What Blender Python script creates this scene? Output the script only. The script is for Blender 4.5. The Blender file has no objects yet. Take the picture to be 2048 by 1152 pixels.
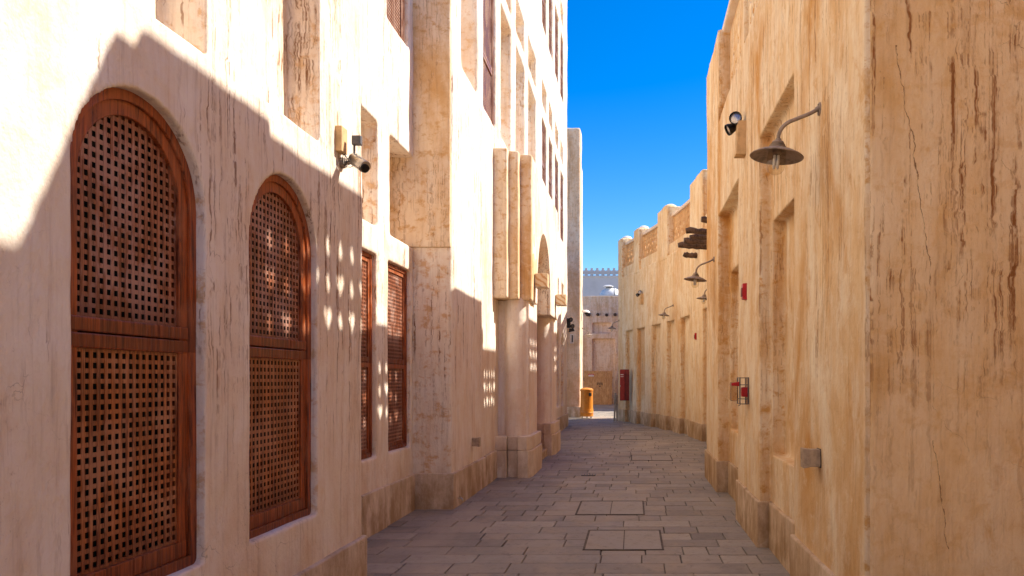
import bpy, bmesh, math, random
from mathutils import Vector, Matrix, noise
C = bpy.context
S = C.scene
random.seed(11)
R = math.radians

# ------------------------------------------------------------------ camera, sky, sun, exposure
cam = bpy.data.cameras.new("camera"); camo = bpy.data.objects.new("camera", cam); S.collection.objects.link(camo)
camo.location = (0, 0, 1.6); camo.rotation_euler = (R(90), 0, 0)
cam.sensor_width = 36; cam.lens = 36 * 1490 / 2048
cam.shift_x = -(1266 - 1024) / 2048; cam.shift_y = (757 - 576) / 2048
cam.clip_start = 0.05; cam.clip_end = 2000
S.camera = camo
SUN = Vector((1.0, 0.36, 1.1)).normalized()
el = math.asin(SUN.z); az = math.atan2(SUN.x, SUN.y)
w = bpy.data.worlds.new("World"); S.world = w; w.use_nodes = True
wn = w.node_tree; wn.nodes.clear()
sky = wn.nodes.new('ShaderNodeTexSky'); sky.sky_type = 'NISHITA'; sky.sun_disc = False
sky.sun_elevation = el; sky.sun_rotation = az
sky.air_density = 1.0; sky.dust_density = 0.3; sky.ozone_density = 2.4; sky.altitude = 0
hs = wn.nodes.new('ShaderNodeHueSaturation'); hs.inputs['Saturation'].default_value = 1.55; hs.inputs['Hue'].default_value = 0.512; hs.inputs['Value'].default_value = 0.84
bg = wn.nodes.new('ShaderNodeBackground'); bg.inputs['Strength'].default_value = 0.064
wo = wn.nodes.new('ShaderNodeOutputWorld')
wn.links.new(sky.outputs[0], hs.inputs['Color']); wn.links.new(hs.outputs[0], bg.inputs[0]); wn.links.new(bg.outputs[0], wo.inputs[0])
sl = bpy.data.lights.new("sun", 'SUN'); sl.energy = 2.2; sl.angle = R(0.5); sl.color = (1.0, 0.94, 0.85)
so = bpy.data.objects.new("sun", sl); S.collection.objects.link(so)
so.rotation_euler = SUN.to_track_quat('Z', 'Y').to_euler(); so.location = (30, 10, 40)
S.view_settings.view_transform = 'Standard'; S.view_settings.look = 'None'
S.view_settings.exposure = 2.04; S.view_settings.gamma = 1.0
try:
    S.cycles.max_bounces = 10; S.cycles.diffuse_bounces = 6
except Exception: pass

# ------------------------------------------------------------------ material helpers
class NT:
    def __init__(s, name):
        s.m = bpy.data.materials.new(name); s.m.use_nodes = True; s.t = s.m.node_tree; s.t.nodes.clear()
        s.o = s.n('ShaderNodeOutputMaterial'); s.b = s.n('ShaderNodeBsdfPrincipled'); s.l(s.b.outputs[0], s.o.inputs[0])
        s.tc = s.n('ShaderNodeTexCoord').outputs['Object']
    def n(s, k): return s.t.nodes.new(k)
    def l(s, a, b): s.t.links.new(a, b)
    def map(s, sc, loc=(0, 0, 0), src=None):
        m = s.n('ShaderNodeMapping'); m.inputs['Scale'].default_value = sc; m.inputs['Location'].default_value = loc
        s.l(src or s.tc, m.inputs['Vector']); return m.outputs[0]
    def noise(s, sc, vec=None, det=4, rough=.55, dist=0):
        n = s.n('ShaderNodeTexNoise'); n.inputs['Scale'].default_value = sc; n.inputs['Detail'].default_value = det
        n.inputs['Roughness'].default_value = rough; n.inputs['Distortion'].default_value = dist
        s.l(vec or s.tc, n.inputs['Vector']); return n.outputs['Fac']
    def ramp(s, f, a, b, va=0., vb=1.):
        m = s.n('ShaderNodeMapRange'); m.interpolation_type = 'SMOOTHSTEP'
        m.inputs[1].default_value = a; m.inputs[2].default_value = b; m.inputs[3].default_value = va; m.inputs[4].default_value = vb
        s.l(f, m.inputs[0]); return m.outputs[0]
    def math(s, op, a, b=None, c=None):
        m = s.n('ShaderNodeMath'); m.operation = op
        for i, v in enumerate((a, b, c)):
            if v is None: continue
            if isinstance(v, (int, float)): m.inputs[i].default_value = v
            else: s.l(v, m.inputs[i])
        return m.outputs[0]
    def mix(s, f, a, b, mode='MIX'):
        m = s.n('ShaderNodeMix'); m.data_type = 'RGBA'; m.blend_type = mode
        if isinstance(f, (int, float)): m.inputs[0].default_value = f
        else: s.l(f, m.inputs[0])
        for i, v in ((6, a), (7, b)):
            if isinstance(v, tuple): m.inputs[i].default_value = v + (1,) if len(v) == 3 else v
            else: s.l(v, m.inputs[i])
        return m.outputs[2]
    def bump(s, h, strength, dist, prev=None):
        b = s.n('ShaderNodeBump'); b.inputs['Strength'].default_value = strength; b.inputs['Distance'].default_value = dist
        s.l(h, b.inputs['Height'])
        if prev: s.l(prev, b.inputs['Normal'])
        return b.outputs[0]
    def sep(s, v=None):
        x = s.n('ShaderNodeSeparateXYZ'); s.l(v or s.tc, x.inputs[0]); return x.outputs
    def fin(s, col, rough=.9, nrm=None, metal=0., spec=.3):
        if isinstance(col, tuple): s.b.inputs['Base Color'].default_value = col + (1,)
        else: s.l(col, s.b.inputs['Base Color'])
        if isinstance(rough, (int, float)): s.b.inputs['Roughness'].default_value = rough
        else: s.l(rough, s.b.inputs['Roughness'])
        s.b.inputs['Metallic'].default_value = metal; s.b.inputs['Specular IOR Level'].default_value = spec
        if nrm: s.l(nrm, s.b.inputs['Normal'])
        return s.m

def plaster(name, base, pale, stain, drip, a_cloud=.6, a_streak=.8, a_fine=.4, crack=.5, seed=0., tide=None, cracks=(), dirt=.5, shade_stain=.3, dense=0.):
    t = NT(name); off = (seed, seed * 1.7, seed * .6)
    v = t.map((1, 1, 1), off)
    wv = t.map((1, 1, .45), off)
    # drips wander sideways a little as they run down
    wz = t.math('MULTIPLY', t.math('SUBTRACT', t.noise(1., t.map((1.5, 1.5, 5), (seed, 2, 6)), 3, .6), .5), .07)
    cx = t.n('ShaderNodeCombineXYZ'); t.l(wz, cx.inputs[0]); t.l(wz, cx.inputs[1])
    wa = t.n('ShaderNodeVectorMath'); t.l(t.tc, wa.inputs[0]); t.l(cx.outputs[0], wa.inputs[1]); wpv = wa.outputs[0]
    c1 = t.noise(.9, wv, 5, .62, .6)
    c2 = t.noise(3.3, wv, 5, .65, .3)
    col = t.mix(t.ramp(c2, .35, .68), base, pale)
    f = t.math('MULTIPLY', t.ramp(c1, .47, .70), a_cloud)
    col = t.mix(f, col, stain)
    c3 = t.noise(4.2, t.map((1, 1, .8), (seed + 9, 3, 5)), 6, .72, .5)
    col = t.mix(t.math('MULTIPLY', t.ramp(c3, .54, .72), a_cloud * .7), col, stain)
    # trowel-sized mottling, and extra stain on camera-facing faces, which also paints in their shade
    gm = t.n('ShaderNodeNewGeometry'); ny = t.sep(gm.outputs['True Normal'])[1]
    shd = t.ramp(ny, -.35, -.9, 0, shade_stain)
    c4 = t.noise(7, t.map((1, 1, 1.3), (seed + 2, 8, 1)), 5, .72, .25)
    col = t.mix(t.math('MULTIPLY', t.ramp(c4, .5, .66), t.math('ADD', shd, .16 * a_cloud + .05)), col, stain)
    col = t.mix(t.math('MULTIPLY', t.ramp(c4, .46, .34), .35), col, pale)
    # wide soft wash marks
    ws = t.noise(1., t.map((4.5, 4.5, .5), off), 5, .68)
    col = t.mix(t.math('MULTIPLY', t.ramp(ws, .48, .72), a_fine), col, stain)
    ws2 = t.noise(1., t.map((20, 20, 1.1), off), 4, .7)
    col = t.mix(t.math('MULTIPLY', t.ramp(ws2, .5, .75), a_fine * .8), col, drip)
    # dark drips, only in some patches
    pm = t.ramp(t.noise(.8, t.map((1.3, 1.3, .5), (seed + 4, 1, 8)), 3, .6), .42 - dense, .56 - dense)
    dn = t.noise(1., t.map((24, 24, .62), (seed, 7, 2), wpv), 5, .66, .2)
    dr = t.math('MULTIPLY', t.ramp(dn, .535, .65), t.math('MULTIPLY', pm, a_streak))
    dn2 = t.noise(1., t.map((52, 52, 1.0), (seed + 2, 4, 2), wpv), 4, .62, .2)
    pm2 = t.ramp(t.noise(.8, t.map((2.2, 2.2, .6), (seed + 14, 5, 1)), 3, .6), .47 - dense, .58 - dense)
    dr = t.math('MAXIMUM', dr, t.math('MULTIPLY', t.ramp(dn2, .535, .65), t.math('MULTIPLY', pm2, a_streak * .8)))
    hz = t.ramp(t.math('ADD', t.sep()[2], t.math('MULTIPLY', t.noise(1.5, v, 3, .6), .9)), 1.3, 2.6, .25, 1)
    dr = t.math('MULTIPLY', dr, hz)
    brk = t.ramp(t.noise(9, t.map((1, 1, .35), off), 5, .7), .36, .55)
    dr = t.math('MULTIPLY', dr, brk)
    col = t.mix(dr, col, drip)
    # blotchy grime and crazing
    sp = t.ramp(t.noise(38, v, 4, .7), .60, .74)
    col = t.mix(t.math('MULTIPLY', sp, t.math('MULTIPLY', t.ramp(c1, .45, .6), .5)), col, drip)
    vz = t.n('ShaderNodeTexVoronoi'); vz.feature = 'DISTANCE_TO_EDGE'; vz.inputs['Scale'].default_value = 1.35
    va = t.n('ShaderNodeVectorMath'); va.operation = 'MULTIPLY_ADD'
    nz = t.n('ShaderNodeTexNoise'); nz.inputs['Scale'].default_value = 3.; nz.inputs['Detail'].default_value = 6
    t.l(v, nz.inputs['Vector']); t.l(nz.outputs['Color'], va.inputs[0]); va.inputs[1].default_value = (.5, .5, .5); t.l(v, va.inputs[2])
    t.l(va.outputs[0], vz.inputs['Vector'])
    ck = t.ramp(vz.outputs['Distance'], .0, .0035, 1, 0)
    ck = t.math('MULTIPLY', ck, t.ramp(t.noise(1.1, t.map((1, 1, 1), (seed + 20, 3, 3)), 2), .54, .62))
    ck = t.math('MULTIPLY', t.math('MULTIPLY', ck, crack), t.ramp(t.noise(7, v, 4), .42, .6))
    X, Y, Z = t.sep()
    for (x0, z0, x1, z1) in cracks:     # long settlement cracks (x = x0.. at heights z0..z1)
        fr = t.math('DIVIDE', t.math('SUBTRACT', Z, z0), z1 - z0)
        wob = t.math('MULTIPLY', t.math('SUBTRACT', t.noise(5, v, 5, .6), .5), .10)
        xl = t.math('ADD', t.math('ADD', t.math('MULTIPLY', fr, x1 - x0), x0), wob)
        d = t.math('ABSOLUTE', t.math('SUBTRACT', X, xl))
        a = t.ramp(d, .0005, .0042, 1, 0)
        a = t.math('MULTIPLY', a, t.math('MULTIPLY', t.math('GREATER_THAN', Z, min(z0, z1)), t.math('LESS_THAN', Z, max(z0, z1))))
        ck = t.math('MAXIMUM', ck, t.math('MULTIPLY', a, t.ramp(t.noise(20, v), .35, .55, .25, .9)))
    col = t.mix(ck, col, tuple(c * .6 for c in drip))
    # rising damp dirt near the pavement
    dd = t.math('ADD', Z, t.math('MULTIPLY', t.noise(2.2, v, 5, .65), -1.1))
    dm = t.math('MULTIPLY', t.ramp(dd, -.45, .25, 1, 0), t.ramp(t.noise(4, wv, 5, .7), .3, .62))
    col = t.mix(t.math('MULTIPLY', dm, dirt), col, tuple(a * .5 + b * .5 for a, b in zip(stain, drip)))
    h1 = t.noise(1.6, v, 2, .5); h2 = t.noise(11, t.map((1, 1, .6), off), 4, .68); h3 = t.noise(70, v, 2, .6)
    nb = t.bump(h1, .4, .10); nb = t.bump(h2, .6, .022, nb); nb = t.bump(h3, .4, .004, nb)
    return t.fin(col, .93, nb, 0, .15)

M = {}
M['white_plaster'] = plaster('white_plaster', (.82, .695, .55), (.875, .79, .68), (.68, .43, .22), (.22, .095, .035), .5, 1., .36, .5, 3.1, shade_stain=.75)
M['white_plaster_jamb'] = plaster('white_plaster_jamb', (.80, .61, .39), (.85, .71, .53), (.60, .34, .13), (.26, .12, .045), .95, .8, .3, .3, 8.3, shade_stain=.7)
M['tan_plaster'] = plaster('tan_plaster', (.78, .57, .32), (.86, .74, .53), (.59, .31, .09), (.32, .15, .05), 1., .8, .30, .4, 14.7, shade_stain=.7, dense=.04,
        cracks=())
M['corner_plaster'] = plaster('corner_plaster', (.82, .555, .275), (.87, .66, .40), (.64, .33, .08), (.29, .115, .035), .85, 1.0, .30, .6, 24.1, shade_stain=.12, dense=.08,
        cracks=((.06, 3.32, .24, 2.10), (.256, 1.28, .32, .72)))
M['curved_plaster'] = plaster('curved_plaster', (.78, .58, .33), (.85, .72, .50), (.64, .36, .14), (.32, .15, .055), .8, .6, .42, .3, 31.2, shade_stain=.8)
M['tower_plaster'] = plaster('tower_plaster', (.84, .60, .40), (.88, .70, .52), (.55, .30, .13), (.28, .14, .07), .7, .5, .3, .4, 41.7)
M['yard_plaster'] = plaster('yard_plaster', (.82, .58, .38), (.86, .68, .50), (.56, .30, .12), (.25, .12, .06), .7, .6, .5, .4, 51.7)
M['plinth_white'] = plaster('plinth_white', (.72, .585, .44), (.80, .68, .54), (.50, .35, .19), (.24, .14, .075), .8, .5, .25, .6, 5.7, dirt=.9)
M['plinth_tan'] = plaster('plinth_tan', (.66, .49, .32), (.74, .59, .42), (.46, .29, .13), (.2, .11, .05), .8, .5, .25, .6, 6.7, dirt=.9)
M['screen_plaster'] = plaster('screen_plaster', (.60, .36, .17), (.70, .46, .24), (.48, .24, .08), (.25, .11, .04), .6, .4, .4, .2, 71.)
M['column_plaster'] = plaster('column_plaster', (.82, .67, .54), (.88, .79, .69), (.72, .50, .30), (.34, .19, .10), .35, .35, .25, .4, 81., shade_stain=.12)
M['base_stone'] = plaster('base_stone', (.78, .645, .49), (.84, .73, .59), (.60, .42, .24), (.28, .16, .08), .6, .35, .25, .4, 85., dirt=.6, shade_stain=.15)
M['cap_plaster'] = plaster('cap_plaster', (.74, .60, .46), (.80, .72, .62), (.6, .4, .2), (.3, .16, .08), .3, .2, .2, .2, 61.)

def wood(name, base, pale, dark, worn=.6, seed=0., gl=.5, grime=()):
    t = NT(name); off = (seed, seed, seed)
    g = t.noise(1., t.map((60, 60, 3), off), 6, .65, .4)
    col = t.mix(t.ramp(g, .3, .7), dark, base)
    p = t.noise(4., t.map((1, 1, .6), off), 5, .7, .6)
    g2 = t.noise(1., t.map((45, 45, 5), (seed + 3, 1, 2)), 5, .7)
    wn_ = t.math('MULTIPLY', t.ramp(t.math('ADD', p, t.math('MULTIPLY', t.math('SUBTRACT', g2, .5), .5)), .46, .62), worn)
    col = t.mix(wn_, col, pale)
    d = t.math('MULTIPLY', t.ramp(t.noise(1., t.map((30, 30, 2.2), (seed, 9, 4)), 5, .7), .56, .66), .75)
    col = t.mix(d, col, dark)
    Zw = t.sep()[2]
    for (z0, z1) in grime:      # dust and soaked stain that collects where bars meet a rail
        q = t.math('ADD', t.math('SUBTRACT', Zw, z0), t.math('MULTIPLY', g2, -.16))
        k = t.math('MULTIPLY', t.ramp(q, -.09, .05, 1, 0), t.math('GREATER_THAN', Zw, z0 - .07))
        col = t.mix(t.math('MULTIPLY', k, .5), col, dark)
    nb = t.bump(g, .5, .004); nb = t.bump(p, .3, .006, nb)
    return t.fin(col, t.ramp(wn_, 0, worn, .38, .8), nb, 0, gl)
M['frame_wood'] = wood('frame_wood', (.47, .105, .022), (.42, .165, .075), (.075, .014, .005), .55, 1., .3, ((1.05, 0), (.05, 0)))
M['lattice_wood'] = wood('lattice_wood', (.40, .15, .08), (.45, .26, .19), (.13, .032, .012), .9, 5., .3, ((1.12, 0), ))
M['lattice_orange'] = wood('lattice_orange', (.48, .15, .04), (.54, .27, .14), (.11, .022, .008), .65, 8., .4, ((.15, 0), ))
M['upper_wood'] = wood('upper_wood', (.34, .15, .08), (.42, .25, .17), (.16, .06, .03), .7, 12., .3)
M['old_log'] = wood('old_log', (.11, .065, .04), (.19, .12, .08), (.035, .02, .013), .6, 15., .2)
M['plank_wood'] = wood('plank_wood', (.62, .33, .12), (.68, .42, .19), (.34, .15, .05), .6, 18., .3)
M['grey_board'] = wood('grey_board', (.40, .34, .27), (.48, .42, .34), (.2, .16, .12), .5, 19., .2)

def simple(name, col, rough=.6, metal=0., var=.25, scale=12, spec=.4, bumpd=.002):
    t = NT(name); n_ = t.noise(scale, None, 5, .65)
    c = t.mix(t.ramp(n_, .4, .7), col, tuple(x * (1 - var) for x in col))
    return t.fin(c, t.ramp(n_, .3, .7, max(rough - .08, 0), min(rough + .1, 1)), t.bump(n_, .3, bumpd), metal, spec)
M['dark_pane'] = simple('dark_pane', (.006, .010, .010), .5, 0, .3, 3, .1, .0005)
M['lamp_metal'] = simple('lamp_metal', (.36, .28, .21), .7, .1, .45, 14)
M['black_metal'] = simple('black_metal', (.022, .019, .018), .45, .3, .3)
M['steel'] = simple('steel', (.50, .46, .42), .3, .9, .3, 20)
M['grey_plastic'] = simple('grey_plastic', (.13, .12, .12), .5, 0, .3)
M['bronze'] = simple('bronze', (.46, .35, .24), .55, .2, .3, 25)
M['white_paint'] = simple('white_paint', (.78, .76, .72), .5, 0, .15, 8)
M['red_paint'] = simple('red_paint', (.22, .014, .012), .38, 0, .3, 6)
M['red_plastic'] = simple('red_plastic', (.52, .010, .018), .35, 0, .15, 6)
M['cabinet_red'] = simple('cabinet_red', (.36, .028, .022), .42, 0, .25, 6)
M['orange_plastic'] = simple('orange_plastic', (.80, .27, .02), .4, 0, .18, 7, .5)
M['ochre_box'] = simple('ochre_box', (.66, .43, .20), .75, 0, .3, 9)
M['grey_stucco'] = simple('grey_stucco', (.50, .49, .50), .9, 0, .12, .7, .1, .02)
M['joint'] = simple('joint', (.12, .095, .072), .95, 0, .4, 10)
def alabaster():
    t = NT('alabaster'); v = t.n('ShaderNodeTexWave'); v.inputs['Scale'].default_value = 1.6; v.inputs['Distortion'].default_value = 6
    v.inputs['Detail'].default_value = 3; v.bands_direction = 'DIAGONAL'; t.l(t.map((3, 3, 3)), v.inputs['Vector'])
    return t.fin(t.mix(t.ramp(v.outputs['Fac'], .1, .5), (.62, .36, .15), (.80, .64, .42)), .35)
M['alabaster'] = alabaster()
def glass(name, tint, rough=.02):
    t = NT(name); t.t.nodes.remove(t.b)
    a = t.n('ShaderNodeBsdfTransparent'); a.inputs[0].default_value = tint + (1,)
    g = t.n('ShaderNodeBsdfGlossy'); g.inputs['Roughness'].default_value = rough
    f = t.n('ShaderNodeLayerWeight'); f.inputs[0].default_value = .25
    m = t.n('ShaderNodeMixShader'); t.l(t.math('MULTIPLY_ADD', t.math('POWER', f.outputs['Facing'], 2.5), .45, .05), m.inputs[0]); t.l(a.outputs[0], m.inputs[1]); t.l(g.outputs[0], m.inputs[2]); t.l(m.outputs[0], t.o.inputs[0])
    return t.m
M['clear_glass'] = glass('clear_glass', (.93, .90, .84)); M['clear_plastic'] = glass('clear_plastic', (.86, .80, .74), .08)
def paving():
    t = NT('paving')
    at = t.n('ShaderNodeAttribute'); at.attribute_name = 'tone'
    o = at.outputs['Fac']
    col = t.mix(o, (.20, .172, .14), (.37, .32, .255))
    n1 = t.noise(2.2, None, 6, .65); col = t.mix(t.math('MULTIPLY', t.ramp(n1, .45, .68), .6), col, (.38, .31, .23))
    n2 = t.noise(13, None, 6, .75); col = t.mix(t.math('MULTIPLY', t.ramp(n2, .5, .7), .5), col, (.12, .09, .07))
    n4 = t.noise(.55, t.map((1.6, .8, 1)), 4, .6, .4); col = t.mix(t.math('MULTIPLY', t.ramp(n4, .48, .66), .55), col, (.42, .34, .25))
    n5 = t.noise(5, None, 5, .75, .6); col = t.mix(t.math('MULTIPLY', t.ramp(n5, .58, .68), .45), col, (.13, .10, .08))
    n3 = t.noise(160, None, 2, .6); col = t.mix(t.math('MULTIPLY', t.ramp(n3, .5, .75), .35), col, (.27, .22, .18))
    nb = t.bump(n2, .4, .006); nb = t.bump(n3, .35, .002, nb)
    return t.fin(col, t.ramp(n1, .3, .7, .55, .8), nb, 0, .35)
M['paving'] = paving()
M['ground_soil'] = simple('ground_soil', (.56, .46, .35), .95, 0, .3, .8)

# ------------------------------------------------------------------ object helpers
def thing(name, label, cat, loc=(0, 0, 0), group=None, rz=0):
    o = bpy.data.objects.new(name, None); S.collection.objects.link(o)
    o.location = loc; o.rotation_euler = (0, 0, rz); o.empty_display_size = .1
    o['label'] = label; o['category'] = cat
    if group: o['group'] = group
    return o
def tag(o, label, cat, group=None):
    o['label'] = label; o['category'] = cat
    if group: o['group'] = group
    return o
def wpos(p):
    v = Vector((0, 0, 0))
    while p is not None: v = v + p.location; p = p.parent
    return v
def link(name, me, mat, parent=None, smooth=False, world=True):
    """mesh given in world coordinates (world=True) or in its parent's own coordinates"""
    if parent is not None and world: me.transform(Matrix.Translation(-wpos(parent)))
    o = bpy.data.objects.new(name, me); S.collection.objects.link(o)
    if mat: me.materials.clear(); me.materials.append(M[mat] if isinstance(mat, str) else mat)
    if parent is not None: o.parent = parent
    if smooth:
        for p in me.polygons: p.use_smooth = True
    return o
class B:
    def __init__(s): s.b = bmesh.new()
    def box(s, x0, x1, y0, y1, z0, z1):
        v = [s.b.verts.new((x, y, z)) for x in (x0, x1) for y in (y0, y1) for z in (z0, z1)]
        for f in ((0, 1, 3, 2), (4, 6, 7, 5), (0, 4, 5, 1), (2, 3, 7, 6), (0, 2, 6, 4), (1, 5, 7, 3)): s.b.faces.new([v[i] for i in f])
        return v
    def prism(s, pts, a, b, axis='x'):
        """pts 2-D loop; axis x: pts are (y,z); axis y: (x,z); axis z: (x,y)"""
        mk = {'x': lambda p, t: (t, p[0], p[1]), 'y': lambda p, t: (p[0], t, p[1]), 'z': lambda p, t: (p[0], p[1], t)}[axis]
        A = [s.b.verts.new(mk(p, a)) for p in pts]; Bv = [s.b.verts.new(mk(p, b)) for p in pts]; n = len(pts)
        s.b.faces.new(A); s.b.faces.new(Bv[::-1])
        for i in range(n): s.b.faces.new((A[i], Bv[i], Bv[(i + 1) % n], A[(i + 1) % n]))
        bmesh.ops.recalc_face_normals(s.b, faces=s.b.faces[:])
        return s
    def lathe(s, prof, c=(0, 0, 0), n=24, rot=None):
        rings = []
        for (r, z) in prof:
            if r < 1e-5: rings.append([s.b.verts.new((0, 0, z))])
            else: rings.append([s.b.verts.new((r * math.cos(2 * math.pi * i / n), r * math.sin(2 * math.pi * i / n), z)) for i in range(n)])
        vs = [v for r_ in rings for v in r_]
        for a, b in zip(rings, rings[1:]):
            for i in range(n):
                if len(a) == 1 and len(b) == 1: continue
                if len(a) == 1: s.b.faces.new((a[0], b[i], b[(i + 1) % n]))
                elif len(b) == 1: s.b.faces.new((a[i], b[0], a[(i + 1) % n]))
                else: s.b.faces.new((a[i], b[i], b[(i + 1) % n], a[(i + 1) % n]))
        m = Matrix.Translation(c) @ (rot.to_4x4() if rot is not None else Matrix.Identity(4))
        for v in vs: v.co = m @ v.co
        return s
    def cyl(s, p, q, r, r2=None, n=16):
        p = Vector(p); q = Vector(q); d = q - p; L = d.length; r2 = r if r2 is None else r2
        return s.lathe([(0, 0), (r, 0), (r2, L), (0, L)], p, n, d.to_track_quat('Z', 'Y').to_matrix())
    def tube(s, pts, r, n=8):
        pts = [Vector(p) for p in pts]; prev = None
        for i, p in enumerate(pts):
            d = (pts[min(i + 1, len(pts) - 1)] - pts[max(i - 1, 0)]).normalized()
            u = d.cross(Vector((0, 1, 0.01))).normalized(); w_ = d.cross(u)
            ri = r[i] if isinstance(r, (list, tuple)) else r
            ring = [s.b.verts.new(p + (u * math.cos(2 * math.pi * k / n) + w_ * math.sin(2 * math.pi * k / n)) * ri) for k in range(n)]
            if prev:
                for k in range(n): s.b.faces.new((prev[k], prev[(k + 1) % n], ring[(k + 1) % n], ring[k]))
            else: s.b.faces.new(ring)
            prev = ring
        s.b.faces.new(prev[::-1]); return s
    def xf(s, m):
        for v in s.b.verts: v.co = m @ v.co
        return s
    def mesh(s, name='m'):
        bmesh.ops.recalc_face_normals(s.b, faces=s.b.faces[:])
        me = bpy.data.meshes.new(name); s.b.to_mesh(me); s.b.free(); return me
def put(name, b, mat, parent=None, smooth=False, bevel=0, world=True, seg=2):
    me = b.mesh(name)
    if bevel:
        me = evald(me, [('BEVEL', dict(width=bevel, segments=seg, limit_method='ANGLE', angle_limit=R(40)))])
        me.name = name
    o = link(name, me, mat, parent, smooth, world)
    if smooth and not bevel:
        try: me.set_sharp_from_angle(angle=R(40))
        except Exception: pass
    return o
def evald(me, mods):
    o = bpy.data.objects.new('tmp', me); S.collection.objects.link(o)
    for k, kw in mods:
        m = o.modifiers.new(k, k)
        for a, v in kw.items(): setattr(m, a, v)
    dg = C.evaluated_depsgraph_get(); dg.update()
    r = bpy.data.meshes.new_from_object(o.evaluated_get(dg))
    bpy.data.objects.remove(o); return r
def cut(base, cutter):
    """base, cutter: B; returns mesh of base minus cutter"""
    cm = cutter.mesh(); co = bpy.data.objects.new('cut', cm); S.collection.objects.link(co)
    me = evald(base.mesh(), [('BOOLEAN', dict(operation='DIFFERENCE', solver='EXACT', object=co))])
    bpy.data.objects.remove(co); return me
TX = {}
def clouds(sc, d=2):
    if (sc, d) not in TX:
        t = bpy.data.textures.new('clouds', 'CLOUDS'); t.noise_scale = sc; t.noise_depth = d; TX[(sc, d)] = t
    return TX[(sc, d)]
def plastered(name, meshes, mat, parent, vox=.03, amp=.03, sc=.9, fine=.006, fsc=.14):
    """hand-laid plaster: merge closed solids into one skin with soft corners and an uneven surface"""
    bm = bmesh.new()
    for m in meshes:
        if isinstance(m, B): m = m.mesh()
        bm.from_mesh(m)
    me = bpy.data.meshes.new(name); bm.to_mesh(me); bm.free()
    me = evald(me, [('REMESH', dict(mode='VOXEL', voxel_size=vox, adaptivity=0)),
                    ('SMOOTH', dict(factor=.4, iterations=1)),
                    ('DISPLACE', dict(texture=clouds(sc), strength=amp, mid_level=.5, texture_coords='GLOBAL')),
                    ('DISPLACE', dict(texture=clouds(fsc), strength=fine, mid_level=.5, texture_coords='GLOBAL'))])
    me.name = name
    return link(name, me, mat, parent, True)
def box(*a):
    b = B(); b.box(*a); return b
def copy_tree(o, loc=None, rz=None, label=None):
    c = o.copy(); S.collection.objects.link(c)
    if loc is not None: c.location = loc
    if rz is not None: c.rotation_euler = (0, 0, rz)
    if label: c['label'] = label
    def rec(src, dst):
        for ch in src.children:
            d = ch.copy(); S.collection.objects.link(d); d.parent = dst; rec(ch, d)
    rec(o, c); return c
def arch(y0, y1, z0, ztop, n=56, pt=1.0):
    """outline (y,z) of an arched opening; the head is a half circle (pt=1) or taller"""
    c = (y0 + y1) / 2; r = (y1 - y0) / 2; zs = ztop - r * pt
    return [(y0, z0), (y1, z0)] + [(c + r * math.cos(math.pi * i / n), zs + r * pt * math.sin(math.pi * i / n)) for i in range(n + 1)]

# ------------------------------------------------------------------ ground
def struct(o): o['kind'] = 'structure'; return o
g = struct(put('ground', box(-120, 120, -60, 200, -.5, -.03), 'ground_soil'))
def make_paving():
    b = bmesh.new(); lay = b.faces.layers.float.new('tone'); rnd = random.Random(5)
    def left(y): return -2.75 if y < 25.3 else (-6 if y < 30.5 else -2.3 if y < 32 else -6)
    def right(y):
        if y < 12.2: return 1.6
        if y < 19: return 2.1
        if y < 28.5: return 2.1 - (y - 19) * .27 + .3
        return 7
    y = -3.0; row = 0
    holes = [(-.47, .31, 6.93, 7.84), (-.68, .16, 8.73, 9.70), (-.04, .78, 14.5, 15.5)]
    while y < 47:
        d = .325 + rnd.uniform(-.02, .02)
        x = left(y) - rnd.uniform(0, .6); xr = right(y)
        while x < xr:
            L = rnd.choice((.24, .34, .36, .42, .52, .60, .70, .72)) * rnd.uniform(.95, 1.05)
            g_ = .0035 + rnd.uniform(0, .002); h = rnd.uniform(-.003, .003); bv = .006
            tone = min(1, max(0, rnd.gauss(.45, .22)))
            sx = [rnd.uniform(-.003, .003) for _ in range(8)]
            o = [(x + g_ + sx[0], y + g_ + sx[1]), (x + L - g_ + sx[2], y + g_ + sx[3]), (x + L - g_ + sx[4], y + d - g_ + sx[5]), (x + g_ + sx[6], y + d - g_ + sx[7])]
            lo = [b.verts.new((p[0], p[1], -.018)) for p in o]
            hi = [b.verts.new((p[0], p[1], h - .005)) for p in o]
            cx = x + L / 2; cy = y + d / 2
            ti = [b.verts.new((p[0] + math.copysign(bv, cx - p[0]), p[1] + math.copysign(bv, cy - p[1]), h)) for p in o]
            fs = [b.faces.new(ti)]
            for i in range(4):
                j = (i + 1) % 4
                fs.append(b.faces.new((lo[i], lo[j], hi[j], hi[i]))); fs.append(b.faces.new((hi[i], hi[j], ti[j], ti[i])))
            for f in fs: f[lay] = tone
            x += L
        y += d; row += 1
    me = bpy.data.meshes.new('pavement'); b.to_mesh(me); b.free()
    return me
pv = struct(link('pavement', make_paving(), 'paving'))
struct(put('paving_bed', box(-8, 9, -4, 50, -.028, -.016), 'joint'))

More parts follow.
